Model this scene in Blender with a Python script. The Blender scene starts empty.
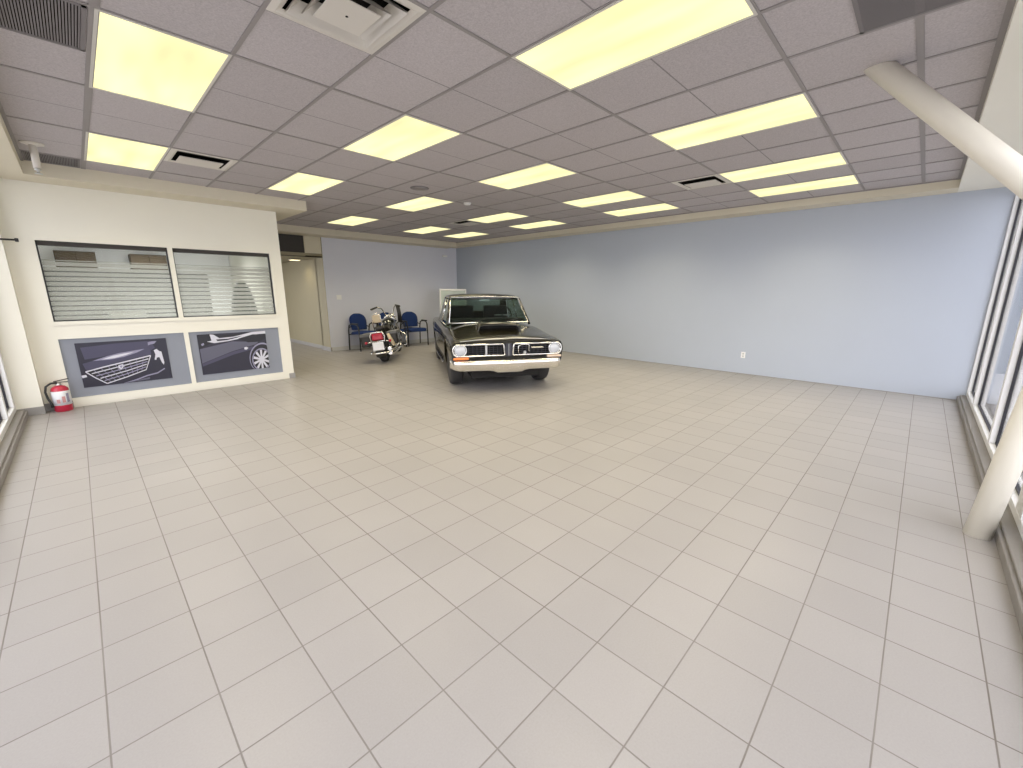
import bpy, bmesh, math, random
from mathutils import Vector, Matrix
random.seed(7)
PI = math.pi
SC = bpy.context.scene
COL = SC.collection
V = Vector

# ------------------------------------------------------------------ materials
def mat(name, color, rough=0.6, metal=0.0, spec=0.5, coat=0.0, noise=0.0, nscale=30.0, bump=0.0, emis=None, estr=0.0):
    m = bpy.data.materials.new(name); m.use_nodes = True
    nt = m.node_tree; b = nt.nodes['Principled BSDF']
    b.inputs['Base Color'].default_value = (*color, 1)
    b.inputs['Roughness'].default_value = rough
    b.inputs['Metallic'].default_value = metal
    b.inputs['Specular IOR Level'].default_value = spec
    b.inputs['Coat Weight'].default_value = coat
    b.inputs['Coat Roughness'].default_value = 0.04
    if noise or bump:
        tc = nt.nodes.new('ShaderNodeTexCoord'); n = nt.nodes.new('ShaderNodeTexNoise')
        n.inputs['Scale'].default_value = nscale; n.inputs['Detail'].default_value = 4
        nt.links.new(tc.outputs['Object'], n.inputs['Vector'])
        if noise:
            r = nt.nodes.new('ShaderNodeMapRange')
            r.inputs['To Min'].default_value = 1 - noise; r.inputs['To Max'].default_value = 1 + noise
            nt.links.new(n.outputs['Fac'], r.inputs['Value'])
            mx = nt.nodes.new('ShaderNodeVectorMath'); mx.operation = 'SCALE'
            mx.inputs[0].default_value = color
            nt.links.new(r.outputs['Result'], mx.inputs['Scale'])
            nt.links.new(mx.outputs['Vector'], b.inputs['Base Color'])
        if bump:
            bp = nt.nodes.new('ShaderNodeBump'); bp.inputs['Strength'].default_value = bump; bp.inputs['Distance'].default_value = 0.004
            nt.links.new(n.outputs['Fac'], bp.inputs['Height']); nt.links.new(bp.outputs['Normal'], b.inputs['Normal'])
    if emis:
        b.inputs['Emission Color'].default_value = (*emis, 1); b.inputs['Emission Strength'].default_value = estr
    return m

def glass_mat(name, tint, ior=1.5):
    m = bpy.data.materials.new(name); m.use_nodes = True
    nt = m.node_tree; nt.nodes.clear()
    o = nt.nodes.new('ShaderNodeOutputMaterial'); mx = nt.nodes.new('ShaderNodeMixShader')
    t = nt.nodes.new('ShaderNodeBsdfTransparent'); g = nt.nodes.new('ShaderNodeBsdfGlossy'); f = nt.nodes.new('ShaderNodeFresnel')
    t.inputs['Color'].default_value = (*tint, 1); g.inputs['Roughness'].default_value = 0.0
    ge = nt.nodes.new('ShaderNodeNewGeometry'); k = N(nt)      # same reflectance on both faces of the pane
    nt.links.new(k.m('ADD', ior, k.m('MULTIPLY', ge.outputs['Backfacing'], 1 / ior - ior)), f.inputs['IOR'])
    nt.links.new(f.outputs[0], mx.inputs[0]); nt.links.new(t.outputs[0], mx.inputs[1]); nt.links.new(g.outputs[0], mx.inputs[2])
    nt.links.new(mx.outputs[0], o.inputs[0])
    return m

class N:                                            # tiny node-math helper
    def __init__(s, nt): s.nt = nt
    def val(s, x, sock):
        if isinstance(x, (int, float)): sock.default_value = x
        else: s.nt.links.new(x, sock)
    def m(s, op, a, b=0.0, c=0.0):
        n = s.nt.nodes.new('ShaderNodeMath'); n.operation = op
        s.val(a, n.inputs[0]); s.val(b, n.inputs[1]); s.val(c, n.inputs[2])
        return n.outputs[0]

TX, TY, TX0, TY0 = 0.3066, 0.3046, 0.4563, 1.7217    # floor tile pitch and offset
def floor_material():
    m = bpy.data.materials.new('floor_tile'); m.use_nodes = True
    nt = m.node_tree; b = nt.nodes['Principled BSDF']; k = N(nt)
    tc = nt.nodes.new('ShaderNodeTexCoord'); sp = nt.nodes.new('ShaderNodeSeparateXYZ')
    nt.links.new(tc.outputs['Object'], sp.inputs[0])
    u = k.m('DIVIDE', k.m('SUBTRACT', sp.outputs[0], TX0), TX); v = k.m('DIVIDE', k.m('SUBTRACT', sp.outputs[1], TY0), TY)
    def edge(a): return k.m('SUBTRACT', 0.5, k.m('ABSOLUTE', k.m('SUBTRACT', k.m('FRACT', a), 0.5)))
    e = k.m('MINIMUM', edge(u), edge(v))
    mr = nt.nodes.new('ShaderNodeMapRange'); mr.interpolation_type = 'SMOOTHSTEP'
    mr.inputs['From Min'].default_value = 0.005; mr.inputs['From Max'].default_value = 0.012
    mr.inputs['To Min'].default_value = 1; mr.inputs['To Max'].default_value = 0
    nt.links.new(e, mr.inputs['Value'])
    cv = nt.nodes.new('ShaderNodeCombineXYZ'); nt.links.new(k.m('FLOOR', u), cv.inputs[0]); nt.links.new(k.m('FLOOR', v), cv.inputs[1])
    wn = nt.nodes.new('ShaderNodeTexWhiteNoise'); wn.noise_dimensions = '2D'; nt.links.new(cv.outputs[0], wn.inputs['Vector'])
    ns = nt.nodes.new('ShaderNodeTexNoise'); ns.inputs['Scale'].default_value = 140; ns.inputs['Detail'].default_value = 3
    nt.links.new(tc.outputs['Object'], ns.inputs['Vector'])
    nb = nt.nodes.new('ShaderNodeTexNoise'); nb.inputs['Scale'].default_value = 1.3; nb.inputs['Detail'].default_value = 3
    nt.links.new(tc.outputs['Object'], nb.inputs['Vector'])
    f = k.m('ADD', k.m('MULTIPLY', wn.outputs['Value'], 0.07), k.m('MULTIPLY', ns.outputs['Fac'], 0.16))
    f = k.m('ADD', f, k.m('MULTIPLY', nb.outputs['Fac'], 0.10)); f = k.m('ADD', f, 0.84)
    sc = nt.nodes.new('ShaderNodeVectorMath'); sc.operation = 'SCALE'; sc.inputs[0].default_value = (0.345, 0.328, 0.318)
    nt.links.new(f, sc.inputs['Scale'])
    # worn joints: some grout darker
    gr = nt.nodes.new('ShaderNodeMapRange'); nt.links.new(nb.outputs['Fac'], gr.inputs['Value'])
    gr.inputs['From Min'].default_value = 0.35; gr.inputs['From Max'].default_value = 0.65
    gr.inputs['To Min'].default_value = 0.6; gr.inputs['To Max'].default_value = 0.95
    mx = nt.nodes.new('ShaderNodeMix'); mx.data_type = 'RGBA'
    nt.links.new(k.m('MULTIPLY', mr.outputs[0], gr.outputs[0]), mx.inputs[0])
    nt.links.new(sc.outputs[0], mx.inputs[6]); mx.inputs[7].default_value = (0.16, 0.14, 0.12, 1)
    nt.links.new(mx.outputs[2], b.inputs['Base Color'])
    b.inputs['Specular IOR Level'].default_value = 0.45
    nt.links.new(k.m('ADD', 0.36, k.m('MULTIPLY', mr.outputs[0], 0.4)), b.inputs['Roughness'])
    bp = nt.nodes.new('ShaderNodeBump'); bp.inputs['Strength'].default_value = 0.35; bp.inputs['Distance'].default_value = 0.003
    nt.links.new(k.m('SUBTRACT', k.m('MULTIPLY', ns.outputs['Fac'], 0.12), mr.outputs[0]), bp.inputs['Height'])
    nt.links.new(bp.outputs[0], b.inputs['Normal'])
    return m

CX0, CY0, CT = 0.9056, 2.075, 0.6096                 # ceiling grid
def ceiling_material():
    m = bpy.data.materials.new('ceiling_tile'); m.use_nodes = True
    nt = m.node_tree; b = nt.nodes['Principled BSDF']; k = N(nt)
    tc = nt.nodes.new('ShaderNodeTexCoord'); sp = nt.nodes.new('ShaderNodeSeparateXYZ')
    nt.links.new(tc.outputs['Object'], sp.inputs[0])
    v = k.m('DIVIDE', k.m('SUBTRACT', sp.outputs[1], CY0 + CT), 2 * CT)
    e = k.m('SUBTRACT', 0.5, k.m('ABSOLUTE', k.m('SUBTRACT', k.m('FRACT', v), 0.5)))
    line = k.m('LESS_THAN', e, 0.0042)
    u = k.m('FLOOR', k.m('DIVIDE', k.m('SUBTRACT', sp.outputs[0], CX0), CT)); w = k.m('FLOOR', k.m('ADD', v, 0.5))
    cv = nt.nodes.new('ShaderNodeCombineXYZ'); nt.links.new(u, cv.inputs[0]); nt.links.new(w, cv.inputs[1])
    wn = nt.nodes.new('ShaderNodeTexWhiteNoise'); wn.noise_dimensions = '2D'; nt.links.new(cv.outputs[0], wn.inputs['Vector'])
    ns = nt.nodes.new('ShaderNodeTexNoise'); ns.inputs['Scale'].default_value = 95; ns.inputs['Detail'].default_value = 5; ns.inputs['Roughness'].default_value = 0.7
    nt.links.new(tc.outputs['Object'], ns.inputs['Vector'])
    mr = nt.nodes.new('ShaderNodeMapRange'); nt.links.new(ns.outputs['Fac'], mr.inputs['Value'])
    mr.inputs['From Min'].default_value = 0.3; mr.inputs['From Max'].default_value = 0.7
    mr.inputs['To Min'].default_value = 0.80; mr.inputs['To Max'].default_value = 1.12
    f = k.m('MULTIPLY', mr.outputs[0], k.m('ADD', 0.96, k.m('MULTIPLY', wn.outputs['Value'], 0.08)))
    f = k.m('MULTIPLY', f, k.m('SUBTRACT', 1.0, k.m('MULTIPLY', line, 0.45)))
    sc = nt.nodes.new('ShaderNodeVectorMath'); sc.operation = 'SCALE'; sc.inputs[0].default_value = CEIL_COL
    nt.links.new(f, sc.inputs['Scale']); nt.links.new(sc.outputs[0], b.inputs['Base Color'])
    b.inputs['Roughness'].default_value = 0.95; b.inputs['Specular IOR Level'].default_value = 0.1
    bp = nt.nodes.new('ShaderNodeBump'); bp.inputs['Strength'].default_value = 0.25; bp.inputs['Distance'].default_value = 0.003
    nt.links.new(ns.outputs['Fac'], bp.inputs['Height']); nt.links.new(bp.outputs[0], b.inputs['Normal'])
    return m

def diffuser_material(name, strength, col=(1.0, 0.93, 0.52)):
    """Lit prismatic lens: slightly uneven along its tubes."""
    m = bpy.data.materials.new(name); m.use_nodes = True
    nt = m.node_tree; nt.nodes.clear(); k = N(nt)
    o = nt.nodes.new('ShaderNodeOutputMaterial'); e = nt.nodes.new('ShaderNodeEmission')
    tc = nt.nodes.new('ShaderNodeTexCoord'); mp = nt.nodes.new('ShaderNodeMapping')
    mp.inputs['Scale'].default_value = (5.0, 1.2, 1.0)
    nt.links.new(tc.outputs['Object'], mp.inputs['Vector'])
    ns = nt.nodes.new('ShaderNodeTexNoise'); ns.inputs['Scale'].default_value = 1.0; ns.inputs['Detail'].default_value = 1
    oi = nt.nodes.new('ShaderNodeObjectInfo')
    ad = nt.nodes.new('ShaderNodeVectorMath'); ad.operation = 'ADD'
    nt.links.new(mp.outputs[0], ad.inputs[0]); nt.links.new(oi.outputs['Location'], ad.inputs[1])
    nt.links.new(ad.outputs[0], ns.inputs['Vector'])
    s = k.m('MULTIPLY', strength, k.m('ADD', 0.62, k.m('MULTIPLY', ns.outputs['Fac'], 0.75)))
    e.inputs['Color'].default_value = (*col, 1)
    nt.links.new(s, e.inputs['Strength']); nt.links.new(e.outputs[0], o.inputs[0])
    return m

def film_material():
    """Frosted privacy film: white bands with thin clear gaps."""
    m = bpy.data.materials.new('frosted_film'); m.use_nodes = True
    nt = m.node_tree; nt.nodes.clear(); k = N(nt)
    o = nt.nodes.new('ShaderNodeOutputMaterial'); mx = nt.nodes.new('ShaderNodeMixShader')
    t = nt.nodes.new('ShaderNodeBsdfTransparent'); d = nt.nodes.new('ShaderNodeBsdfDiffuse'); tl = nt.nodes.new('ShaderNodeBsdfTranslucent'); mm = nt.nodes.new('ShaderNodeMixShader')
    d.inputs['Color'].default_value = (0.52, 0.48, 0.42, 1); tl.inputs['Color'].default_value = (0.8, 0.82, 0.8, 1)
    mm.inputs[0].default_value = 0.45
    nt.links.new(d.outputs[0], mm.inputs[1]); nt.links.new(tl.outputs[0], mm.inputs[2])
    tc = nt.nodes.new('ShaderNodeTexCoord'); sp = nt.nodes.new('ShaderNodeSeparateXYZ'); nt.links.new(tc.outputs['Object'], sp.inputs[0])
    fr = k.m('FRACT', k.m('DIVIDE', sp.outputs[2], 0.062))
    g = k.m('LESS_THAN', fr, 0.26)
    fac = k.m('SUBTRACT', 0.66, k.m('MULTIPLY', g, 0.54))
    nt.links.new(fac, mx.inputs[0]); nt.links.new(t.outputs[0], mx.inputs[1]); nt.links.new(mm.outputs[0], mx.inputs[2])
    nt.links.new(mx.outputs[0], o.inputs[0])
    return m

CEIL_COL = (0.50, 0.468, 0.478)
LAMP_W = 14
M = {}
M['floor'] = floor_material()
M['ceil'] = ceiling_material()
M['tbar'] = mat('grid_metal', (0.29, 0.27, 0.265), 0.6)
M['beige'] = mat('beige_paint', (0.70, 0.65, 0.52), 0.6, noise=0.03, nscale=3, spec=0.3)
M['cream'] = mat('cream_paint', (0.82, 0.80, 0.71), 0.5, noise=0.02, nscale=3, spec=0.35)
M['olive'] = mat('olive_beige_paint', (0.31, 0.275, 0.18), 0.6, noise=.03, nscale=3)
M['backdrop_grey'] = mat('blue_grey_backdrop', (0.16, 0.185, 0.215), 0.8, noise=.05, nscale=2)
M['blue'] = mat('blue_paint', (0.47, 0.515, 0.60), 0.5, noise=0.02, nscale=2, spec=0.3)
M['grey'] = mat('lavender_grey_paint', (0.70, 0.715, 0.80), 0.5, noise=0.02, nscale=2, spec=0.3)
M['base'] = mat('grey_vinyl_base', (0.30, 0.29, 0.28), 0.5)
M['whitebase'] = mat('white_trim', (0.62, 0.62, 0.62), 0.5)
M['dark'] = mat('dark_brown', (0.035, 0.03, 0.027), 0.6)
M['panel'] = mat('grey_panel', (0.25, 0.27, 0.32), 0.5, noise=0.03, nscale=5)
M['alu'] = mat('white_aluminium', (0.74, 0.74, 0.74), 0.4, noise=0.02)
M['gasket'] = mat('black_gasket', (0.02, 0.02, 0.028), 0.5)
M['curb'] = mat('taupe_curb', (0.23, 0.215, 0.20), 0.5, noise=0.08, nscale=12)
M['glass'] = glass_mat('window_glass', (0.95, 0.95, 0.96))
M['oglass'] = glass_mat('office_glass', (0.93, 0.95, 0.95), 1.15)
M['cglass'] = glass_mat('car_glass', (0.72, 0.78, 0.75), 1.4)
M['film'] = film_material()
M['pillar'] = mat('cream_enamel', (0.84, 0.80, 0.70), 0.4, noise=0.03, nscale=4)
M['lightframe'] = mat('light_frame', (0.62, 0.60, 0.56), 0.5)
M['lamp'] = diffuser_material('lit_lens', 1.25, (1.0, 0.93, 0.50))
M['hall_lamp'] = diffuser_material('lit_hall_lens', 3.0, (1.0, 0.85, 0.5))
M['white'] = mat('white_plastic', (0.86, 0.86, 0.86), 0.45)
M['diffwhite'] = mat('offwhite_metal', (0.66, 0.63, 0.58), 0.45)
M['black'] = mat('black_plastic', (0.015, 0.015, 0.016), 0.5)
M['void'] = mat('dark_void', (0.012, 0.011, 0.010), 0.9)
M['grille'] = mat('grey_eggcrate', (0.20, 0.185, 0.19), 0.7)
M['ground'] = mat('concrete', (0.42, 0.41, 0.40), 0.9, noise=0.15, nscale=1.5)
M['carpet'] = mat('office_carpet', (0.22, 0.21, 0.2), 0.95, noise=0.1, nscale=60)
M['wood'] = mat('brown_wood', (0.085, 0.055, 0.022), 0.6, noise=0.25, nscale=8)
# car
M['paint'] = mat('olive_black_paint', (0.014, 0.012, 0.005), 0.2, 0.0, 0.25, coat=0.6)
M['chrome'] = mat('chrome', (0.82, 0.81, 0.79), 0.12, 1.0)
M['satin'] = mat('satin_metal', (0.55, 0.55, 0.54), 0.3, 1.0)
M['bumper'] = mat('bumper_chrome', (0.90, 0.88, 0.84), 0.22, 1.0)
M['tyre'] = mat('tyre_rubber', (0.028, 0.027, 0.027), 0.75, noise=0.1)
M['rim'] = mat('dark_rim', (0.12, 0.12, 0.13), 0.3, 0.8)
M['lens'] = mat('headlamp_lens', (0.50, 0.52, 0.57), 0.1, 0.0, 0.8, coat=1.0)
M['amber'] = mat('amber_lens', (0.75, 0.20, 0.03), 0.2, coat=1.0)
M['paleamber'] = mat('pale_lens', (0.70, 0.55, 0.42), 0.2, coat=1.0)
M['red'] = mat('red_lens', (0.45, 0.008, 0.035), 0.25, coat=1.0)
M['seatblack'] = mat('black_vinyl', (0.02, 0.02, 0.022), 0.45)
# bike and chairs
M['leather'] = mat('black_leather', (0.022, 0.02, 0.018), 0.5, noise=0.2, nscale=40)
M['bag'] = mat('grey_leather', (0.13, 0.13, 0.135), 0.45)
M['tan'] = mat('tan_leather', (0.62, 0.52, 0.36), 0.5)
M['bikepaint'] = mat('black_gloss', (0.012, 0.014, 0.013), 0.15, coat=1.0)
M['plate'] = mat('plate_white', (0.80, 0.80, 0.82), 0.4)
M['fabric'] = mat('blue_fabric', (0.009, 0.033, 0.145), 0.9, noise=0.15, nscale=120)
M['frame'] = mat('black_tube', (0.012, 0.014, 0.022), 0.35)
M['exred'] = mat('extinguisher_red', (0.50, 0.015, 0.05), 0.3, coat=0.5)
M['exlabel'] = mat('extinguisher_label', (0.75, 0.76, 0.80), 0.4)
M['pinkish'] = mat('label_print', (0.55, 0.28, 0.28), 0.5)
M['greenwhite'] = mat('pale_board', (0.50, 0.56, 0.53), 0.4)
# posters
M['dim_wall'] = mat('darkened_lower_wall', (0.10, 0.095, 0.09), 0.6, noise=.05)  # invented dark lower office wall, painted so the film gaps look dim
M['p_dark'] = mat('print_navy', (0.016, 0.015, 0.032), 0.3)
M['p_mid'] = mat('print_slate', (0.10, 0.10, 0.145), 0.3)
M['p_lav'] = mat('print_lavender', (0.26, 0.25, 0.36), 0.3)
M['p_light'] = mat('print_silver', (0.62, 0.62, 0.70), 0.3)
M['p_soft'] = mat('print_dusk', (0.055, 0.052, 0.10), 0.3)
M['p_black'] = mat('print_black', (0.006, 0.006, 0.012), 0.3)

# ------------------------------------------------------------------ mesh builder
class MB:
    def __init__(s): s.v = []; s.f = []; s.fm = []; s.fs = []; s.mats = []
    def mi(s, m):
        if m not in s.mats: s.mats.append(m)
        return s.mats.index(m)
    def add(s, vs, fs, m, smooth=False):
        o = len(s.v); s.v += [tuple(p) for p in vs]; k = s.mi(m)
        for f in fs: s.f.append([i + o for i in f]); s.fm.append(k); s.fs.append(smooth)
        return s
    def box(s, x0, x1, y0, y1, z0, z1, m):
        vs = [(x, y, z) for z in (z0, z1) for y in (y0, y1) for x in (x0, x1)]
        return s.add(vs, [(0, 2, 3, 1), (4, 5, 7, 6), (0, 1, 5, 4), (2, 6, 7, 3), (0, 4, 6, 2), (1, 3, 7, 5)], m)
    def obox(s, c, ax, ay, az, m):                    # oriented box: centre and half axes
        c, ax, ay, az = V(c), V(ax), V(ay), V(az)
        vs = [c + ax * i + ay * j + az * k for k in (-1, 1) for j in (-1, 1) for i in (-1, 1)]
        return s.add(vs, [(0, 2, 3, 1), (4, 5, 7, 6), (0, 1, 5, 4), (2, 6, 7, 3), (0, 4, 6, 2), (1, 3, 7, 5)], m)
    def loft(s, rings, m, closed=True, caps=True, smooth=True):
        n = len(rings[0]); o = []; fs = []
        for r in rings: o += r
        for i in range(len(rings) - 1):
            for j in range(n if closed else n - 1):
                a = i * n + j; b = i * n + (j + 1) % n
                fs.append((a, b, b + n, a + n))
        s.add(o, fs, m, smooth)
        if caps and closed:
            s.add(rings[0], [tuple(range(n))[::-1]], m); s.add(rings[-1], [tuple(range(n))], m)
        return s
    def tube(s, path, r, m, n=10, caps=True, smooth=True):
        path = [V(p) for p in path]; k = len(path)
        rr = r if isinstance(r, (list, tuple)) else [r] * k
        t0 = (path[1] - path[0]).normalized()
        up = V((0, 0, 1)) if abs(t0.z) < 0.9 else V((1, 0, 0))
        a = t0.cross(up).normalized(); rings = []
        for i, p in enumerate(path):
            t = (path[min(i + 1, k - 1)] - path[max(i - 1, 0)]).normalized()
            a = (a - t * a.dot(t)).normalized(); b = t.cross(a)
            rings.append([p + (a * math.cos(q) + b * math.sin(q)) * rr[i] for q in [2 * PI * j / n for j in range(n)]])
        return s.loft(rings, m, True, caps, smooth)
    def lathe(s, prof, m, c=(0, 0, 0), axis='z', n=24, smooth=True):
        c = V(c); rings = []
        for r, h in prof:
            ring = []
            for j in range(n):
                q = 2 * PI * j / n; x, y = r * math.cos(q), r * math.sin(q)
                ring.append(c + (V((x, y, h)) if axis == 'z' else V((h, x, y)) if axis == 'x' else V((y, h, x))))
            rings.append(ring)
        return s.loft(rings, m, True, True, smooth)
    def poly(s, pts, m): return s.add(pts, [tuple(range(len(pts)))], m)
    def prism(s, pts, d, m):                           # polygon extruded by vector d
        d = V(d); p = [V(q) for q in pts]; n = len(p)
        vs = p + [q + d for q in p]
        return s.add(vs, [tuple(range(n))[::-1], tuple(range(n, 2 * n))] + [(i, (i + 1) % n, (i + 1) % n + n, i + n) for i in range(n)], m)
    def ball(s, c, r, m, n=12, sc=(1, 1, 1)):
        c = V(c); prof = []
        rings = []
        for i in range(1, n):
            a = PI * i / n
            rings.append([c + V((r * math.sin(a) * math.cos(2 * PI * j / (2 * n)) * sc[0], r * math.sin(a) * math.sin(2 * PI * j / (2 * n)) * sc[1], r * math.cos(a) * sc[2])) for j in range(2 * n)])
        return s.loft(rings[::-1], m)
    def build(s, name, parent=None, bevel=0.0, seg=2, sub=0, origin=None, mod=None):
        me = bpy.data.meshes.new(name)
        vs = s.v
        if origin is not None: vs = [tuple(V(p) - V(origin)) for p in vs]
        me.from_pydata(vs, [], s.f)
        for m in s.mats: me.materials.append(M[m])
        for p, k, sm in zip(me.polygons, s.fm, s.fs): p.material_index = k; p.use_smooth = sm
        bm = bmesh.new(); bm.from_mesh(me)
        bmesh.ops.remove_doubles(bm, verts=bm.verts, dist=1e-5)
        bmesh.ops.recalc_face_normals(bm, faces=bm.faces); bm.to_mesh(me); bm.free()
        o = bpy.data.objects.new(name, me); COL.objects.link(o)
        if origin is not None: o.location = origin
        if parent: o.parent = parent
        if bevel:
            b = o.modifiers.new('bevel', 'BEVEL'); b.width = bevel; b.segments = seg; b.limit_method = 'ANGLE'; b.angle_limit = 0.7
        if sub:
            q = o.modifiers.new('sub', 'SUBSURF'); q.levels = sub; q.render_levels = sub
        return o

def tag(o, label=None, cat=None, group=None, kind=None):
    if label: o['label'] = label
    if cat: o['category'] = cat
    if group: o['group'] = group
    if kind: o['kind'] = kind
    return o
def thing(name, label, cat, loc=(0, 0, 0), rz=0.0, group=None):
    o = bpy.data.objects.new(name, None); COL.objects.link(o)
    o.empty_display_size = 0.1; o.location = loc; o.rotation_euler = (0, 0, rz)
    return tag(o, label, cat, group)
def struct(name, mb, label, cat, **kw):
    return tag(mb.build(name, **kw), label, cat, kind='structure')
def copy_thing(o):
    c = o.copy(); COL.objects.link(c)
    for ch in o.children:
        d = ch.copy(); COL.objects.link(d); d.parent = c
        for g in ch.children:
            e = g.copy(); COL.objects.link(e); e.parent = d
    return c
def booled(o, cutters):
    """Apply boolean cuts for good and drop the cutters."""
    for c in cutters:
        b = o.modifiers.new('cut', 'BOOLEAN'); b.operation = 'DIFFERENCE'; b.object = c; b.solver = 'EXACT'
    dg = bpy.context.evaluated_depsgraph_get()
    me = bpy.data.meshes.new_from_object(o.evaluated_get(dg)); o.modifiers.clear(); o.data = me
    for c in cutters: bpy.data.objects.remove(c, do_unlink=True)

# ------------------------------------------------------------------ dimensions (metres; X runs along the office wall, Y along the blue wall)
XB, YB, YO = 8.58, 10.80, 7.91
ZC, ZS = 2.951, 2.84
XL, YR = -0.64, -0.545                                # inner faces of the two window kerbs
ZT = 3.25
HX = 4.40                                             # right side of the passage

# ------------------------------------------------------------------ shell
b = MB(); b.poly([(-0.9, -0.9, 0), (XB + .1, -0.9, 0), (XB + .1, 14.8, 0), (-0.9, 14.8, 0)], 'floor')
b.poly([(-0.9, -0.9, -0.1), (-0.9, 14.8, -0.1), (XB + .1, 14.8, -0.1), (XB + .1, -0.9, -0.1)], 'base')
for p, q in (((-.9, -.9), (XB + .1, -.9)), ((XB + .1, -.9), (XB + .1, 14.8)), ((XB + .1, 14.8), (-.9, 14.8)), ((-.9, 14.8), (-.9, -.9))):
    b.poly([(*p, 0), (*q, 0), (*q, -.1), (*p, -.1)], 'base')
struct('floor', b, 'grey beige square floor tiles with dark joints across the whole showroom', 'floor')
b = MB(); b.box(-14, 30, -22, -0.95, -0.3, -0.12, 'ground'); b.box(-30, -0.95, -22, 30, -0.3, -0.12, 'ground')
struct('ground', b, 'grey concrete forecourt outside the glass walls', 'ground')

b = MB(); b.box(13, 26, -9, -1.15, -.12, 4.6, 'backdrop_grey'); b.box(12.9, 26.1, -9.1, -1.05, 4.6, 4.8, 'curb')  # added block that keeps the grazing panes blue grey instead of sky bright
struct('wall_backdrop', b, 'plain blue grey backdrop wall added outside the long glass wall', 'backdrop')
DIFF = [(0.5, 0.5, False), (0.5, 6.5, True), (8.5, 0.5, True), (8.5, 8.5, True)]      # grid cells holding air diffusers
HOLES = [(CX0 + CT * i - .27, CX0 + CT * i + .27, CY0 + CT * j - .27, CY0 + CT * j + .27) for i, j, _ in DIFF]
b = MB()
for (x0, x1, y0, y1) in ((-0.2, 8.2, -0.1, 7.45), (2.85, 8.2, 7.45, 10.3)):
    hs = [h for h in HOLES if h[0] < x1 and h[1] > x0 and h[2] < y1 and h[3] > y0]
    ex = sorted({x0, x1, *[v for h in hs for v in h[:2] if x0 < v < x1]}); ey = sorted({y0, y1, *[v for h in hs for v in h[2:] if y0 < v < y1]})
    for xa, xc in zip(ex, ex[1:]):
        for ya, yc in zip(ey, ey[1:]):
            mx_, my_ = (xa + xc) / 2, (ya + yc) / 2
            if not any(h[0] < mx_ < h[1] and h[2] < my_ < h[3] for h in hs): b.poly([(xa, ya, ZC), (xc, ya, ZC), (xc, yc, ZC), (xa, yc, ZC)], 'ceil')
ceil = struct('ceiling', b, 'grey speckled suspended tile ceiling over the showroom', 'ceiling')
b = MB()
def bar_y(x, w=.024):
    y1 = 7.45 if x < 2.85 else 10.3
    b.box(x - w / 2, x + w / 2, -0.1, y1, ZC - .006, ZC + .001, 'tbar')
def bar_x(y, w=.024):
    x0 = -0.2 if y < 7.45 else 2.85
    b.box(x0, 8.2, y - w / 2, y + w / 2, ZC - .0055, ZC + .001, 'tbar')
for k in range(-1, 12): bar_y(CX0 + CT * k, .042 if k == -1 else .024)
for j in range(-2, 14, 2): bar_x(CY0 + CT * j)
bar_x(CY0 - 3 * CT, .036)
b.box(-0.2, -0.175, -0.1, 7.45, ZC - .012, ZC, 'tbar'); b.box(8.175, 8.2, -0.1, 10.3, ZC - .012, ZC, 'tbar')
b.box(-0.2, 8.2, -0.1, -0.07, ZC - .012, ZC, 'tbar')
g = b.build('ceiling_grid', ceil)

b = MB(); b.box(-0.95, XB + .2, -0.95, 15, 3.2, ZT, 'beige')  # unseen slab added to keep daylight from leaking in above the ceiling
struct('roof', b, 'flat roof slab added above the suspended ceiling to stop light leaks', 'roof')
def bulk(name, boxes, m, label):
    b = MB()
    for q in boxes: b.box(*q, m)
    return struct(name, b, label, 'bulkhead')
bulk('trim_1', [(8.2, XB + .02, -0.1, YB, ZS, 3.2)], 'beige', 'beige soffit strip running along the top of the blue wall')
bulk('trim_2', [(2.5, 8.2, 10.3, YB + .02, ZS - .03, 3.2)], 'beige', 'beige soffit strip above the grey back wall')
bulk('trim_3', [(-0.85, XB + .02, -0.85, -0.1, ZS, 3.2)], 'cream', 'pale soffit above the long window wall beside the brace')
bulk('trim_4', [(-0.88, -0.2, -0.1, 7.45, ZS - .04, 3.2)], 'beige', 'beige soffit above the shorter window wall')
bulk('trim_5', [(-0.72, 2.85, 7.45, YO + .1, 2.80, 3.2), (2.5, 2.85, YO + .1, 10.3, 2.80, 3.2)], 'beige', 'beige dropped bulkhead wrapping the top of the office')

b = MB(); b.box(XB, XB + .15, -0.85, 14.8, 0, 3.2, 'blue')
struct('wall_right', b, 'long plain pale blue wall', 'wall')
b = MB(); b.box(XB - .004, XB, -0.54, YB, 0, .012, 'base')
struct('baseboard_right', b, 'thin dark joint along the foot of the blue wall', 'baseboard')
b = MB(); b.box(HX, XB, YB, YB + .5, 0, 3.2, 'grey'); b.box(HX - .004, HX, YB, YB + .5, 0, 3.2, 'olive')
struct('wall_back', b, 'lavender grey back wall behind the chairs', 'wall')
b = MB(); b.box(HX + .02, XB, YB - .014, YB, 0, .1, 'whitebase'); b.box(HX - .02, HX + .02, YB - .014, YB + .5, 0, .1, 'base')
struct('baseboard_back', b, 'pale baseboard along the grey back wall', 'baseboard', bevel=.003)

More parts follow.
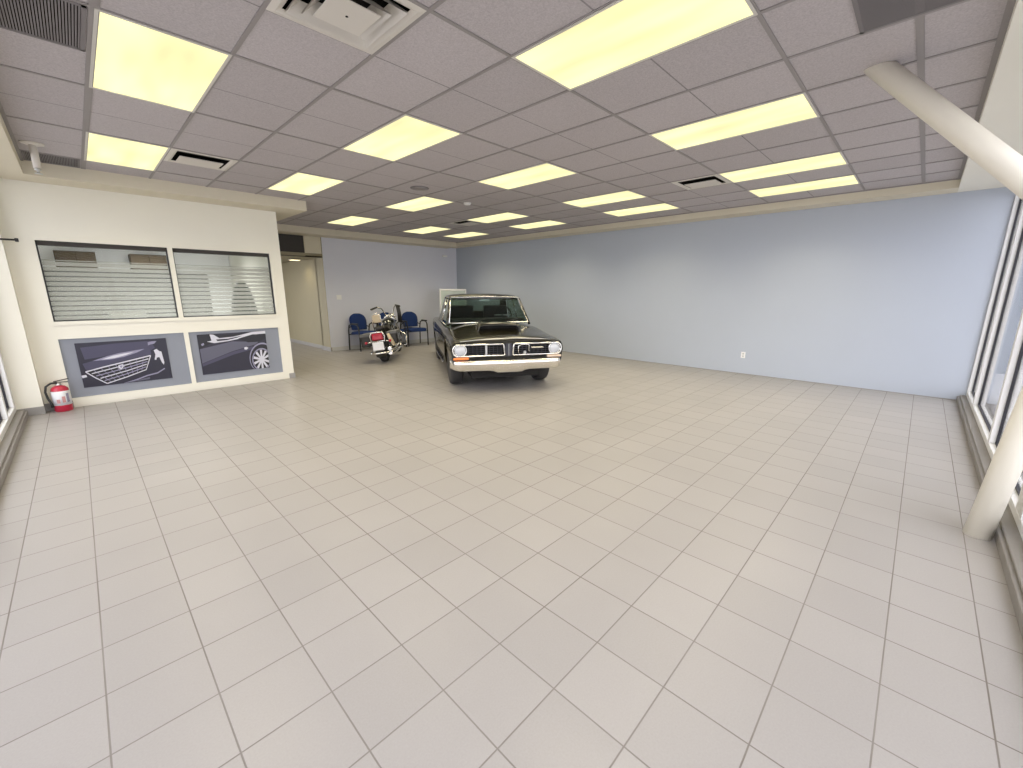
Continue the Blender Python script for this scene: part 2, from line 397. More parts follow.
# passage behind the office corner
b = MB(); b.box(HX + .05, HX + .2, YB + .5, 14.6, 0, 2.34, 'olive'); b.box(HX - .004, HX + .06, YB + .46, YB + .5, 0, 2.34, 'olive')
struct('wall_passage', b, 'lit beige side wall of the passage beside the office', 'wall')
b = MB(); b.box(2.4, HX + .2, 14.5, 14.65, 0, 2.4, 'beige')
struct('wall_end', b, 'beige end wall of the passage', 'wall')
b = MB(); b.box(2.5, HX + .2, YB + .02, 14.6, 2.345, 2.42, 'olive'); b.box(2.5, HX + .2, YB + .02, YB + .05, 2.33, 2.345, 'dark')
struct('trim_6', b, 'dark edged lowered ceiling of the passage', 'ceiling')
b = MB(); b.box(2.5, HX, YB + .05, YB + .12, 2.42, 3.0, 'dark'); b.box(4.0, HX, YB + .03, YB + .05, 2.36, 3.0, 'beige'); b.box(4.0, HX, YB + .02, YB + .04, 2.33, 2.36, 'dark')
struct('trim_7', b, 'dark brown and beige header panels above the passage opening', 'header')
b = MB(); b.box(HX + .036, HX + .05, YB + .5, 14.5, 0, .09, 'base')
struct('baseboard_passage', b, 'grey baseboard in the passage', 'baseboard')
hl = thing('ceiling_light', 'small square lamp in the low passage ceiling beside the office corner', 'ceiling light', (4.12, 11.9, 2.33))
MB().box(-.12, .12, -.12, .12, -.02, 0, 'lightframe').build('frame', hl, bevel=.004)
MB().box(-.1, .1, -.1, .1, -.026, -.018, 'hall_lamp').build('diffuser', hl)

# ------------------------------------------------------------------ office wall with two windows and two grey panels
WX = [(-.25, 1.02), (1.075, 2.35)]
WZ = (1.135, 2.13)
PX = [(-.25, 1.045), (1.10, 2.35)]
PZ = (.125, .91)
t = .14
b = MB()
y0, y1 = YO, YO + t
def wbox(x0, x1, z0, z1): b.box(x0, x1, y0, y1, z0, z1, 'cream')
wbox(-.75, WX[0][0], 0, 2.9); wbox(WX[1][1], 2.52, 0, 2.9)
wbox(WX[0][0], WX[1][1], WZ[1], 2.9); wbox(WX[0][0], WX[1][1], PZ[1], WZ[0])
wbox(WX[0][1], WX[1][0], WZ[0], WZ[1])
wbox(WX[0][0], WX[1][1], 0, PZ[0]); wbox(PX[0][1], PX[1][0], PZ[0], PZ[1])
b.box(WX[0][0], PX[0][1], YO + .025, y1, PZ[0], PZ[1], 'panel'); b.box(PX[1][0], WX[1][1], YO + .025, y1, PZ[0], PZ[1], 'panel')
b.box(2.38, 2.52, y1, 10.82, 0, 2.9, 'cream')
struct('wall_office', b, 'cream office wall with two windows above two grey panels', 'wall')
b = MB(); b.box(-.50, -.245, YO - .012, YO, 0, .1, 'base'); b.box(2.44, 2.534, YO - .012, YO, 0, .09, 'base'); b.box(2.52, 2.534, YO, 10.8, 0, .09, 'base')
struct('baseboard_office', b, 'grey baseboard pieces at both ends of the office wall', 'baseboard')
b = MB(); b.box(-.90, -.5, 7.76, YO, .1, 2.8, 'cream'); b.box(-.90, -.497, 7.757, YO, 0, .1, 'base')
struct('wall_pier', b, 'cream pier in the corner between office wall and window', 'wall')
# trim lines round the windows
b = MB()
xs = [WX[0][0] - .045, WX[0][0], WX[0][1], WX[1][0], WX[1][1], WX[1][1] + .03]
b.box(xs[0], xs[5], YO - .014, YO, WZ[1], WZ[1] + .045, 'cream'); b.box(xs[0], xs[5], YO - .02, YO, WZ[0] - .045, WZ[0], 'cream')
for k in (0, 2, 4): b.box(xs[k], xs[k + 1], YO - .014, YO, WZ[0], WZ[1], 'cream')
b.box(PX[0][0], PX[1][1], YO - .010, YO, .02, PZ[0], 'cream')
struct('trim_8', b, 'cream moulding round the office windows and panels', 'trim')
for i, (x0, x1) in enumerate(WX):
    w = thing('window_%d' % (i + 1), ['left office window with banded privacy film, nearer the glass wall', 'right office window with banded privacy film, nearer the passage'][i], 'window', (x0, YO + .03, WZ[0]))
    w['kind'] = 'structure'
    W, Hh = x1 - x0, WZ[1] - WZ[0]
    f = MB(); f.box(0, W, 0, .06, Hh - .055, Hh, 'dark'); f.box(0, .014, 0, .05, 0, Hh, 'gasket'); f.box(W - .014, W, 0, .05, 0, Hh, 'gasket'); f.box(0, W, 0, .05, 0, .012, 'gasket')  # dark top strip paints in the deep shade at the frame head
    f.build('frame', w)
    MB().box(.01, W - .01, .022, .028, .01, Hh - .05, 'oglass').build('pane', w)
    MB().box(.014, W - .014, .034, .0355, .012, Hh - .225, 'film').build('privacy_film', w)

# office interior
b = MB(); b.box(-.75, 2.36, 10.62, 10.8, 1.86, 2.9, 'white'); b.box(-.75, 1.95, 10.615, 10.8, 0, 1.86, 'dim_wall'); b.box(1.95, 2.36, 10.615, 10.8, 0, 1.86, 'white'); b.box(-.9, -.75, YO, 10.8, 0, 2.9, 'cream')
struct('wall_inside', b, 'pale inner walls of the office, lower part darkened, seen through its windows', 'wall')
b = MB(); b.box(-.75, 2.36, YO + t, 10.62, 2.62, 2.7, 'white')
struct('trim_9', b, 'white ceiling inside the office', 'ceiling')
ol = thing('ceiling_light', 'white lit panel in the office ceiling behind the windows', 'ceiling light', (1.0, 9.3, 2.62))
MB().box(-.62, .62, -.32, .32, -.02, 0, 'lightframe').build('frame', ol)
M['office_lamp'] = diffuser_material('lit_office_lens', 3.0, (0.95, 0.97, 1.0))
MB().box(-.6, .6, -.3, .3, -.026, -.018, 'office_lamp').build('diffuser', ol)
BLKX, BLKZ = ((-.15, .34), (.78, 1.29)), 1.90
for k, (xa, xb) in enumerate(BLKX):  # brown blocks with front leaves, high on the far office wall
    c = thing('brown_block', ['brown block seen through the left office window above the film', 'brown block seen behind the post between the office windows'][k], 'cupboard', ((xa + xb) / 2, 10.60, BLKZ), group='brown blocks in the office')
    hw = (xb - xa) / 2
    MB().box(-hw, hw, -.32, 0, 0, .27, 'wood').build('body', c, bevel=.006)
    for s in (-1, 1): MB().box(min(0, s * hw) + .006, max(0, s * hw) - .006, -.34, -.32, .01, .26, 'wood').build('door', c, bevel=.004)

# desk, printer and chair in the office
d = thing('desk', 'pale desk just inside the left office window', 'desk', (.45, 8.55, 0))
MB().box(-.62, .62, -.3, .3, .98, 1.01, 'whitebase').build('desk_top', d, bevel=.004)
for sx in (-.58, .58): MB().box(sx - .02, sx + .02, -.28, .28, 0, .98, 'whitebase').build('leg', d, bevel=.003)
pr = thing('printer', 'dark topped pale printer behind the film of the left office window', 'printer', (.50, 8.5, 1.01))
MB().box(-.2, .2, -.16, .16, 0, .2, 'white').build('body', pr, bevel=.015)
MB().box(-.2, .2, -.17, .16, .2, .232, 'black').build('lid', pr, bevel=.01)
MB().box(-.15, .15, -.22, -.15, .05, .065, 'black').build('paper_tray', pr, bevel=.003)
ch = thing('office_chair', 'dark high backed chair behind the right office window', 'chair', (2.08, 8.75, 0), rz=PI); ch.scale = (.8, .8, 1)
b = MB(); prof = [(.27, 1.02), (.25, 1.2), (.19, 1.45), (.12, 1.62), (.05, 1.70)]
b.loft([[V((x, -.04 + .03 * math.cos(0), z)) for x, z in [(-w, zz), (w, zz)]] + [V((w, .05, zz)), V((-w, .05, zz))] for w, zz in prof], 'seatblack', smooth=False)
b.build('backrest', ch, bevel=.02)
MB().box(-.27, .27, -.02, .48, .48, .58, 'seatblack').build('seat', ch, bevel=.03)
MB().tube([(0, .2, .12), (0, .2, .48)], .03, 'black').tube([(0, 0.02, .55), (0, 0.03, 1.1)], .025, 'black').build('stem', ch)
for k in range(5):
    a = 2 * PI * k / 5 + .3
    MB().tube([(0, .2, .14), (.3 * math.cos(a), .2 + .3 * math.sin(a), .07)], .022, 'black').ball((.3 * math.cos(a), .2 + .3 * math.sin(a), .035), .035, 'black', 6).build('leg', ch)
b = MB(); b.box(-.74, 2.36, YO + t, 10.62, 0, .004, 'carpet')
struct('floor_office', b, 'grey carpet inside the office', 'floor')

# ------------------------------------------------------------------ glass walls
def glazing(name, label, along_x, a0, a1, mulls, inner, sign):
    """kerb + frame + panes; 'inner' is the room face of the kerb, sign -1 = outward direction."""
    w = thing(name, label, 'window', (0, 0, 0)); w['kind'] = 'structure'
    def bx(mb, s0, s1, d0, d1, z0, z1, m):
        p0, p1 = sorted((inner - d0, inner - d1))
        if along_x: mb.box(s0, s1, p0, p1, z0, z1, m)
        else: mb.box(p0, p1, s0, s1, z0, z1, m)
    b = MB(); bx(b, a0, a1, 0, .26, 0, .07, 'curb'); bx(b, a0, a1, .02, .26, .07, .09, 'curb'); b.build('kerb', w, bevel=.006)
    b = MB(); bx(b, a0, a1, .085, .19, .09, .15, 'alu'); bx(b, a0, a1, .085, .19, 2.79, ZS, 'alu')
    b.build('rail', w, bevel=.004)
    for c, hw in mulls:
        b = MB(); bx(b, c - hw, c + hw, .085, .19, .15, 2.79, 'alu'); b.build('mullion', w, bevel=.004)
    for (c0, h0), (c1, h1) in zip(mulls, mulls[1:]):
        s0, s1 = c0 + h0, c1 - h1
        f = MB()
        for q in ((s0, s0 + .014, .15, 2.79), (s1 - .014, s1, .15, 2.79), (s0, s1, .15, .166), (s0, s1, 2.774, 2.79)): bx(f, q[0], q[1], .125, .150, q[2], q[3], 'gasket')
        f.build('gasket', w)
        p = MB(); bx(p, s0 + .01, s1 - .01, .135, .141, .16, 2.78, 'glass'); p.build('pane', w)
glazing('window_3', 'long glass wall of tall panes beside the slanted brace', True, -.60, XB, [(-.62, .05), (.75, .035), (2.3, .035), (3.95, .10), (5.75, .035), (7.6, .03), (8.56, .018)], YR, -1)
glazing('window_4', 'shorter glass wall of tall panes running up to the office pier', False, -.56, 7.76, [(-.56, .05), (1.5, .035), (3.4, .035), (5.3, .035), (7.0, .035), (7.70, .05)], XL, -1)

# slanted brace pipe beside the long glass wall
Bp, Mp, Tp = V((3.79, -.47, 0)), V((3.72, -.612, 1.775)), V((3.90, .475, 2.99))
b = MB(); b.tube([Bp - (Mp - Bp) * .01, Mp], .064, 'pillar', 28); b.ball(Mp, .0643, 'pillar', 12); b.tube([Mp, Tp], .064, 'pillar', 28)
pil = struct('pillar', b, 'cream round steel brace slanting from the floor by the glass up into the ceiling', 'pillar')

# ------------------------------------------------------------------ ceiling lights
def light_proto():
    l = thing('ceiling_light', None, 'ceiling light')
    f = MB(); w, h, e = .3048, .6096, .016
    for q in ((-w, w, -h, -h + e), (-w, w, h - e, h), (-w, -w + e, -h + e, h - e), (w - e, w, -h + e, h - e)): f.box(*q, -.009, .0, 'lightframe')
    f.build('frame', l)
    MB().box(-w + e, w - e, -h + e, h - e, -.005, -.001, 'lamp').build('diffuser', l)
    return l
order = ['nearest', 'second from', 'third from', 'farthest from']
rows = [(10, [-2, 2, 6, 10], 'row beside the blue wall'), (8, [-2, 2, 6, 10], 'row second from the blue wall'),
        (5, [-2, 2, 6, 10], 'row third from the blue wall'), (2, [-2, 2, 6], 'row fourth from the blue wall'), (-1, [2, 6], 'row next to the shorter glass wall')]
proto = None
for i, js, nm in rows:
    for n, j in enumerate(js):
        if proto is None: proto = light_proto(); o = proto
        else: o = copy_thing(proto)
        o.location = (CX0 + CT * (i + .5), CY0 + CT * (j + 1), ZC)
        pos = {4: ['nearest the brace', 'second from the brace end', 'third from the brace end', 'nearest the back wall'],
               3: ['nearest the brace', 'second from the brace end', 'nearest the office bulkhead'],
               2: ['large and nearest the camera', 'nearest the office bulkhead']}[len(js)][n]
        tag(o, 'lit ceiling panel, %s, %s' % (nm, pos), 'ceiling light', 'fluorescent ceiling panels')

# ------------------------------------------------------------------ air diffusers, grilles
def square_diffuser(x, y, label, plaque):
    d = thing('air_diffuser', label, 'air vent', (x, y, ZC), group='square air diffusers')
    h = .295
    f = MB()
    def ring(mb, a, za, c, zc, m):                      # sloped square ring from half-size a to c
        A = [(-a, -a, za), (a, -a, za), (a, a, za), (-a, a, za)]; C_ = [(-c, -c, zc), (c, -c, zc), (c, c, zc), (-c, c, zc)]
        mb.add(A + C_, [(k, (k + 1) % 4, (k + 1) % 4 + 4, k + 4) for k in range(4)], m)
    ring(f, h, -.006, .262, -.012, 'diffwhite'); ring(f, .262, -.012, .235, .0, 'diffwhite'); f.build('frame', d)
    c = MB(); c.box(-.27, .27, -.27, .27, .10, .12, 'void')
    for q in ((-.27, -.255, -.27, .27), (.255, .27, -.27, .27), (-.27, .27, -.27, -.255), (-.27, .27, .255, .27)): c.box(*q, 0.0, .11, 'void')
    c.build('recess', d)
    if plaque:
        MB().box(-.20, .20, -.07, .215, -.016, -.008, 'diffwhite').build('plate', d, bevel=.004)
    else:
        for a, c_, za, zc in ((.225, .165, -.018, .035), (.165, .10, -.026, .03)):
            r_ = MB(); ring(r_, a, za, c_, zc, 'diffwhite'); ring(r_, a + .004, za + .002, c_ + .004, zc + .003, 'diffwhite'); r_.build('louver', d)
        MB().box(-.125, .125, -.125, .125, -.034, -.028, 'diffwhite').lathe([(.008, -.036), (.008, -.033)], 'void', (0, 0, 0), n=10).build('plate', d, bevel=.002)
    return d
square_diffuser(CX0 + .5 * CT, CY0 + .5 * CT, 'large off-white square louvred air diffuser near the camera', False)
square_diffuser(CX0 + .5 * CT, CY0 + 6.5 * CT, 'square air diffuser with dark slot near the office bulkhead', True)
square_diffuser(CX0 + 8.5 * CT, CY0 + .5 * CT, 'square air diffuser with dark slot beside a lit panel near the blue wall', True).rotation_euler = (0, 0, -PI / 2)
square_diffuser(CX0 + 8.5 * CT, CY0 + 8.5 * CT, 'small distant dark slotted air diffuser in the ceiling above the car', True).rotation_euler = (0, 0, -PI / 2)
def grille(x0, x1, y0_, y1_, label):
    g = thing('return_grille', label, 'air vent', ((x0 + x1) / 2, (y0_ + y1_) / 2, ZC), group='return air grilles')
    a, c = (x1 - x0) / 2, (y1_ - y0_) / 2
    f = MB()
    for q in ((-a, a, -c, -c + .02), (-a, a, c - .02, c), (-a, -a + .02, -c, c), (a - .02, a, -c, c)): f.box(*q, -.008, 0, 'grille')
    f.build('frame', g)
    s = MB(); s.box(-a + .02, a - .02, -c + .02, c - .02, -.001, 0, 'void')
    n = int(2 * a / .013)
    for k in range(n):
        x = -a + .02 + (2 * a - .04) * (k + .5) / n; s.box(x - .0035, x + .0035, -c + .02, c - .02, -.007, -.001, 'grille')
    s.build('blade', g)
grille(-.17, .268, 3.31, 3.90, 'grey ribbed return grille in the ceiling nearest the shorter glass wall')
grille(-.17, .268, 6.96, 7.42, 'small ribbed return grille by the sprinkler pipe')
grille(2.745, 3.332, -.06, .49, 'grey ribbed return grille in the ceiling beside the slanted brace')
sp_ = thing('ceiling_speaker', 'faint round grey speaker flush in the ceiling near its centre', 'speaker', (3.64, 5.37, ZC))
MB().lathe([(.13, 0), (.13, -.006), (.115, -.009)], 'grille', n=28).build('frame', sp_)
MB().lathe([(.115, -.0095), (.05, -.012), (.0, -.0125)][:2], 'tbar', n=28).build('mesh_cover', sp_)
sd = thing('smoke_detector', 'tiny pale smoke detector on the ceiling beyond the middle row of panels', 'smoke detector', (4.75, 5.65, ZC))
MB().lathe([(.06, 0), (.06, -.02), (.045, -.035), (.01, -.038)], 'white', n=20).build('body', sd)
MB().lathe([(.061, -.008), (.063, -.012), (.061, -.016)], 'diffwhite', n=20).build('ring', sd)
s = thing('ceiling_sprinkler', 'white pipe drop hanging from a round ceiling flange above the office end', 'sprinkler', (-.07, 6.57, ZC))
MB().lathe([(.085, 0), (.085, -.008), (.06, -.016), (.03, -.02)], 'diffwhite', n=24).build('flange', s)
MB().tube([(0, 0, 0), (0, 0, -.23)], .03, 'diffwhite', 16).build('pipe', s)
MB().lathe([(.024, -.23), (.024, -.25), (.012, -.252), (.012, -.275), (.03, -.278), (.03, -.282)], 'satin', n=16).build('head', s)

# ------------------------------------------------------------------ small wall fittings
def plate(name, label, cat, loc, axis, w, h, kind):
    t_ = thing(name, label, cat, loc)
    def bx(mb, a0, a1, z0, z1, d0, d1, m):
        if axis == 'y': mb.box(a0, a1, -d1, -d0, z0, z1, m)
        else: mb.box(-d1, -d0, a0, a1, z0, z1, m)
    b = MB(); bx(b, -w / 2, w / 2, -h / 2, h / 2, 0, .007, 'white'); b.build('cover_plate', t_, bevel=.003)
    if kind == 'switch':
        for a in (-.03, .03):
            b = MB(); bx(b, a - .011, a + .011, -.03, .03, .007, .012, 'white'); b.build('rocker', t_, bevel=.002)
    elif kind == 'outlet':
        for z in (-.022, .022):
            b = MB(); bx(b, -.016, .016, z - .014, z + .014, .007, .010, 'whitebase')
            for a in (-.006, .006): bx(b, a - .0015, a + .0015, z - .006, z + .006, .010, .0104, 'black')
            b.build('socket', t_)
    return t_
plate('light_switch', 'white double light switch on the grey wall beside the passage', 'switch', (4.72, YB, 1.37), 'y', .13, .115, 'switch')
plate('power_outlet', 'white power outlet low on the pale blue wall', 'outlet', (XB, 2.28, .36), 'x', .075, .115, 'outlet')
ms = thing('motion_sensor', 'tiny white sensor high on the grey wall near the blue corner', 'sensor', (8.12, YB, 2.58))
MB().box(-.09, .09, -.03, .004, -.025, .025, 'white').build('body', ms, bevel=.008)
MB().box(-.06, .06, -.036, -.03, -.018, .008, 'white').build('lens', ms, bevel=.004)
wb = thing('wall_bracket', 'thin black bar on the corner pier left of the office window', 'bracket', (-.5, 7.76, 2.105))
MB().tube([(-.13, -.012, 0), (.115, -.012, 0)], .011, 'black', 8).build('bar', wb)
MB().box(.10, .13, -.03, .03, -.02, .02, 'black').build('end_plate', wb, bevel=.004)

# ------------------------------------------------------------------ fire extinguisher
ex = thing('fire_extinguisher', 'red fire extinguisher with white label standing at the foot of the office wall', 'fire extinguisher', (-.335, 7.80, 0))
MB().lathe([(.078, 0), (.085, .012), (.085, .27), (.078, .30), (.055, .325), (.028, .338)], 'exred', n=28).build('cylinder', ex)
MB().lathe([(.0862, .085), (.0862, .268)], 'exlabel', n=28).build('paper_label', ex)
b = MB()
for a0, z0, z1 in ((-2.1, .115, .165), (-1.5, .12, .20), (-1.0, .12, .235)):
    pts = [V((.0872 * math.cos(a0 + q), .0872 * math.sin(a0 + q), z)) for z in (z0, z1) for q in (0, .12, .24, .36)]
    b.add(pts, [(k, k + 1, k + 5, k + 4) for k in range(3)], 'pinkish' if z1 < .22 else 'p_lav')
b.build('label_print', ex)
MB().lathe([(.028, .335), (.030, .345), (.022, .36), (.022, .375)], 'satin', n=16).build('valve', ex)
MB().obox((.03, 0, .40), (.07, 0, .012), (0, .012, 0), (0, 0, .005), 'black').build('lever', ex, bevel=.002)
MB().obox((.03, 0, .375), (.06, 0, -.004), (0, .012, 0), (0, 0, .005), 'black').build('carry_handle', ex, bevel=.002)
MB().tube([(-.01, -.02, .37), (-.06, -.03, .375), (-.11, -.035, .34), (-.125, -.04, .27), (-.115, -.05, .19), (-.095, -.05, .12), (-.09, -.05, .07)], [.012] * 5 + [.012, .017], 'black', 10).build('hose', ex)

# ------------------------------------------------------------------ posters of dark cars
def poster(label, x0, x1, z0, z1, shapes):
    p = thing('poster', label, 'poster', ((x0 + x1) / 2, YO + .024, z0), group='car posters on the office wall')
    W, H = x1 - x0, z1 - z0
    MB().box(-W / 2, W / 2, -.008, 0, 0, H, 'p_dark').build('sheet', p)
    b = MB()
    for k, (m, pts) in enumerate(shapes):
        d = -.0085 - .0003 * k
        b.poly([(-W / 2 + W * min(max(u, 0.0), 1.0), d, H * (1 - min(max(v, 0.0), 1.0))) for u, v in pts], m)
    b.build('picture', p)
def uv1(x, y): return ((x - 112 - (y - 185) * .2) / 658 , (y - 185 + (x - 112) * .064) / (325 - (x - 112) * .047))
def S1(*p): return [uv1(*q) for q in p]
def line(pts, w):                                     # thick polyline in pixel space -> polygon list
    up, dn = [], []
    for i, (x, y) in enumerate(pts):
        a = pts[max(i - 1, 0)]; c = pts[min(i + 1, len(pts) - 1)]
        dx, dy = c[0] - a[0], c[1] - a[1]; l = math.hypot(dx, dy) or 1
        up.append((x - dy / l * w / 2, y + dx / l * w / 2)); dn.append((x + dy / l * w / 2, y - dx / l * w / 2))
    return up + dn[::-1]
sh = [('p_soft', S1((150, 215), (380, 185), (640, 165), (680, 215), (640, 235), (400, 260), (180, 300))),
      ('p_soft', S1((165, 330), (430, 250), (640, 212), (650, 262), (430, 312), (190, 380))),
      ('p_lav', S1((230, 310), (330, 275), (420, 252), (520, 235), (600, 222), (540, 250), (450, 280), (350, 300))),
      ('p_light', S1((290, 300), (370, 272), (450, 256), (520, 245), (460, 268), (380, 290))),
      ('p_black', S1((185, 385), (645, 268), (612, 375), (330, 475))),
      ('p_light', S1(*line([(185, 388), (300, 355), (480, 310), (645, 270)], 9))),
      ('p_light', S1(*line([(645, 270), (612, 372), (470, 425), (330, 472)], 7))),
      ('p_light', S1(*line([(185, 388), (250, 430), (330, 472)], 7)))]
for k in range(1, 5):
    f = k / 5
    sh.append(('p_light' if k % 2 else 'p_lav', S1(*line([(185 + 145 * f + 12, 388 + 84 * f - 4), (480 - 5 * f, 312 + 110 * f), (645 - 33 * f - 10, 274 + 98 * f)], 7))))
for k in range(1, 9):
    f = k / 9
    sh.append(('p_lav', S1(*line([(185 + 455 * f, 386 - 112 * f), (325 + 285 * f, 470 - 98 * f)], 3.5))))
sh += [('p_light', S1((408, 340), (440, 333), (446, 352), (428, 372), (410, 362))), ('p_lav', S1((416, 345), (436, 340), (436, 352), (426, 362))),
       ('p_light', S1((668, 232), (690, 222), (712, 238), (728, 240), (752, 318), (748, 335), (732, 318), (712, 280), (692, 285), (690, 300), (676, 300), (682, 262))),
       ('p_lav', S1((622, 175), (650, 168), (690, 165), (672, 185), (645, 190), (625, 198))),
       ('p_lav', S1(*line([(445, 475), (540, 445), (620, 415), (700, 395), (755, 362)], 9))),
       ('p_mid', S1((330, 500), (450, 470), (640, 425), (640, 440), (460, 490))),
       ('p_light', S1((150, 415), (188, 408), (196, 424), (165, 432)))]
poster('poster of a dark car front in the left grey panel by the extinguisher', -.115, .825, .245, .845, sh)
def uv2(x, y): return ((x - 160 - (y - 185) * .13) / 553, (y - 185 + (x - 160) * .063) / (327 - (x - 160) * .04))
def S2(*p): return [uv2(*q) for q in p]
sh = [('p_black', S2((165, 185), (260, 178), (270, 250), (180, 300))),
      ('p_mid', S2((182, 300), (430, 238), (650, 240), (625, 262), (430, 318), (198, 415))),
      ('p_soft', S2((198, 418), (430, 322), (600, 275), (600, 300), (440, 345), (202, 440))),
      ('p_black', S2((300, 190), (560, 172), (380, 212), (320, 205))),
      ('p_light', S2((255, 182), (285, 184), (330, 212), (440, 200), (600, 160), (715, 150), (718, 172), (640, 178), (540, 205), (400, 235), (290, 252), (235, 240), (270, 232))),
      ('p_dark', S2((305, 222), (400, 215), (520, 190), (470, 208), (390, 228), (315, 236))),
      ('p_black', S2((480, 215), (600, 180), (715, 178), (722, 210), (650, 240), (560, 245))),
      ('p_lav', S2((190, 260), (210, 250), (215, 265), (198, 275))),
      ('p_light', S2((528, 288), (545, 282), (564, 290), (550, 304), (532, 304)))]
wc, wr = (678, 385), 82
def circ(c, r, a0=0, a1=2 * PI, n=26, sy=1.12): return [(c[0] + r * math.cos(a0 + (a1 - a0) * k / n), c[1] + r * sy * math.sin(a0 + (a1 - a0) * k / n)) for k in range(n + 1)]
arch = [q for q in circ((680, 375), 108)[:-1] if True]
def clip(p): return [(min(x, 728 + (y - 150) * .12), min(y, 512 - (x - 210) * .105)) for x, y in p]
sh += [('p_lav', S2(*clip(circ((684, 372), 112)[:-1]))), ('p_black', S2(*clip(circ((684, 376), 104)[:-1])))]
sh += [('p_lav', S2(*clip(circ(wc, 84)[:-1]))), ('p_black', S2(*clip(circ(wc, 74)[:-1])))]
for k in range(10):
    a = 2 * PI * k / 10 + .2
    q = [(wc[0] + r * math.cos(a + d), wc[1] + 1.12 * r * math.sin(a + d)) for r, d in ((14, -.5), (72, -.13), (72, .13), (14, .5))]
    sh.append(('p_light', S2(*clip(q))))
sh.append(('p_light', S2(*clip(circ(wc, 15)[:-1]))))
poster('poster of a dark car side and wheel in the right grey panel', 1.20, 2.145, .235, .865, sh)

# ------------------------------------------------------------------ blue armchairs
def make_chair():
    t_ = thing('armchair', None, 'chair')
    # local: seat faces -Y
    rings = []
    for y, zt, w in ((-.27, .455, .20), (-.25, .485, .245), (0, .475, .25), (.2, .465, .235), (.23, .445, .22)):
        rings.append([V((-w, y, zt - .07)), V((w, y, zt - .07)), V((w + .012, y, zt - .03)), V((w - .03, y, zt)), V((0, y, zt + .008)), V((-w + .03, y, zt)), V((-w - .012, y, zt - .03))])
    MB().loft(rings, 'fabric').build('seat', t_, bevel=.012)
    rings = []                                          # rounded upholstered back
    for k in range(13):
        q = k / 12; z = .50 + .40 * q
        w = .235 * (1 - .14 * (1 - q) ** 2) * math.sqrt(max(0.03, 1 - max(0, (q - .45) / .57) ** 2.6))
        yb = .20 + .09 * q; d = .03
        rings.append([V((-w, yb + .02, z)), V((-w * .6, yb + .045, z)), V((0, yb + .055, z)), V((w * .6, yb + .045, z)), V((w, yb + .02, z)), V((w * .97, yb - d + .01, z)), V((w * .5, yb - d + .01, z)), V((0, yb - d + .015, z)), V((-w * .5, yb - d + .01, z)), V((-w * .97, yb - d + .01, z))])
    MB().loft(rings, 'fabric').build('backrest', t_)
    for s_ in (-1, 1):
        x = s_ * .285
        MB().tube([(x, -.24, .012), (x, -.235, .3), (x, -.215, .58), (x, -.16, .645), (x, -.06, .66), (x, .10, .655), (x, .20, .62), (x, .235, .5), (x, .245, .25), (x, .255, .012)], .0165, 'frame', 10).build('side_frame', t_)
        MB().obox((x, -.05, .672), (.028, 0, 0), (0, .14, 0), (0, 0, .014), 'frame').build('arm_pad', t_, bevel=.012)
        MB().tube([(x, .22, .56), (s_ * .2, .235, .6)], .012, 'frame', 8).build('bracket', t_)
    for y in (-.2, .24): MB().tube([(-.285, y, .395), (.285, y, .395)], .0125, 'frame', 8).build('cross_bar', t_)
    return t_
c0 = make_chair()
for k, (x, y, rz, lab) in enumerate(((5.15, 10.42, .10, 'blue armchair against the grey wall, leftmost, beside the light switch'),
                                     (5.93, 10.42, -.05, 'blue armchair mostly hidden behind the motorcycle handlebars'),
                                     (6.62, 10.35, -.14, 'blue armchair with black tube frame between the motorcycle and the car'))):
    o = c0 if k == 0 else copy_thing(c0)
    o.location = (x, y, 0); o.rotation_euler = (0, 0, rz); o.scale = (1.05, 1.05, 1.05); tag(o, lab, 'chair', 'blue armchairs along the back wall')

# pale board standing behind the car
bd = thing('display_board', 'pale greenish board behind the car, only top and left edge showing', 'board', (7.68, 9.86, 0), rz=-.02)
MB().box(-.44, .44, -.012, .012, .25, 1.54, 'greenwhite').build('panel', bd)
b = MB()
for q in ((-.47, -.44, .2, 1.585), (.44, .47, .2, 1.585)): b.box(q[0], q[1], -.02, .02, q[2], q[3], 'white')
b.box(-.47, .47, -.02, .02, 1.54, 1.585, 'white'); b.box(-.47, .47, -.02, .02, .2, .25, 'white'); b.build('frame', bd, bevel=.004)
for x in (-.43, .43): MB().box(x - .02, x + .02, -.02, .02, 0.02, .21, 'white').box(x - .025, x + .025, -.22, .22, 0, .03, 'white').build('foot', bd, bevel=.005)

# ------------------------------------------------------------------ car
def lerp_tab(t, y):
    for (a, va), (c, vc) in zip(t, t[1:]):
        if y <= c:
            f = max(0, (y - a) / (c - a)); f = f * f * (3 - 2 * f) if False else f
            return va + (vc - va) * f
    return t[-1][1]
CW = [(.1, .885), (.35, .89), (1.0, .89), (2.4, .89), (3.6, .885), (4.3, .86), (4.78, .80)]
CZC = [(.1, .80), (.2, .835), (.7, .885), (1.3, .955), (2.0, .96), (3.6, .97), (4.3, .965), (4.78, .88)]
CZS = [(.1, .775), (.3, .80), (.8, .83), (1.4, .885), (2.4, .90), (3.3, .93), (4.2, .92), (4.78, .86)]
CZB = [(.1, .36), (.4, .30), (.6, .25), (1.0, .23), (3.6, .24), (4.3, .30), (4.78, .42)]
AX, RW = .87, .335
CARY = (.52, .854)
rz = -math.atan2(CARY[0], CARY[1])
F0 = (4.926 - AX * CARY[0] - .035 * CARY[1], 5.08 - AX * CARY[1] + .035 * CARY[0], 0)
car = thing('car', 'dark olive black vintage car with hood scoop and chrome bumper', 'car', F0, rz)
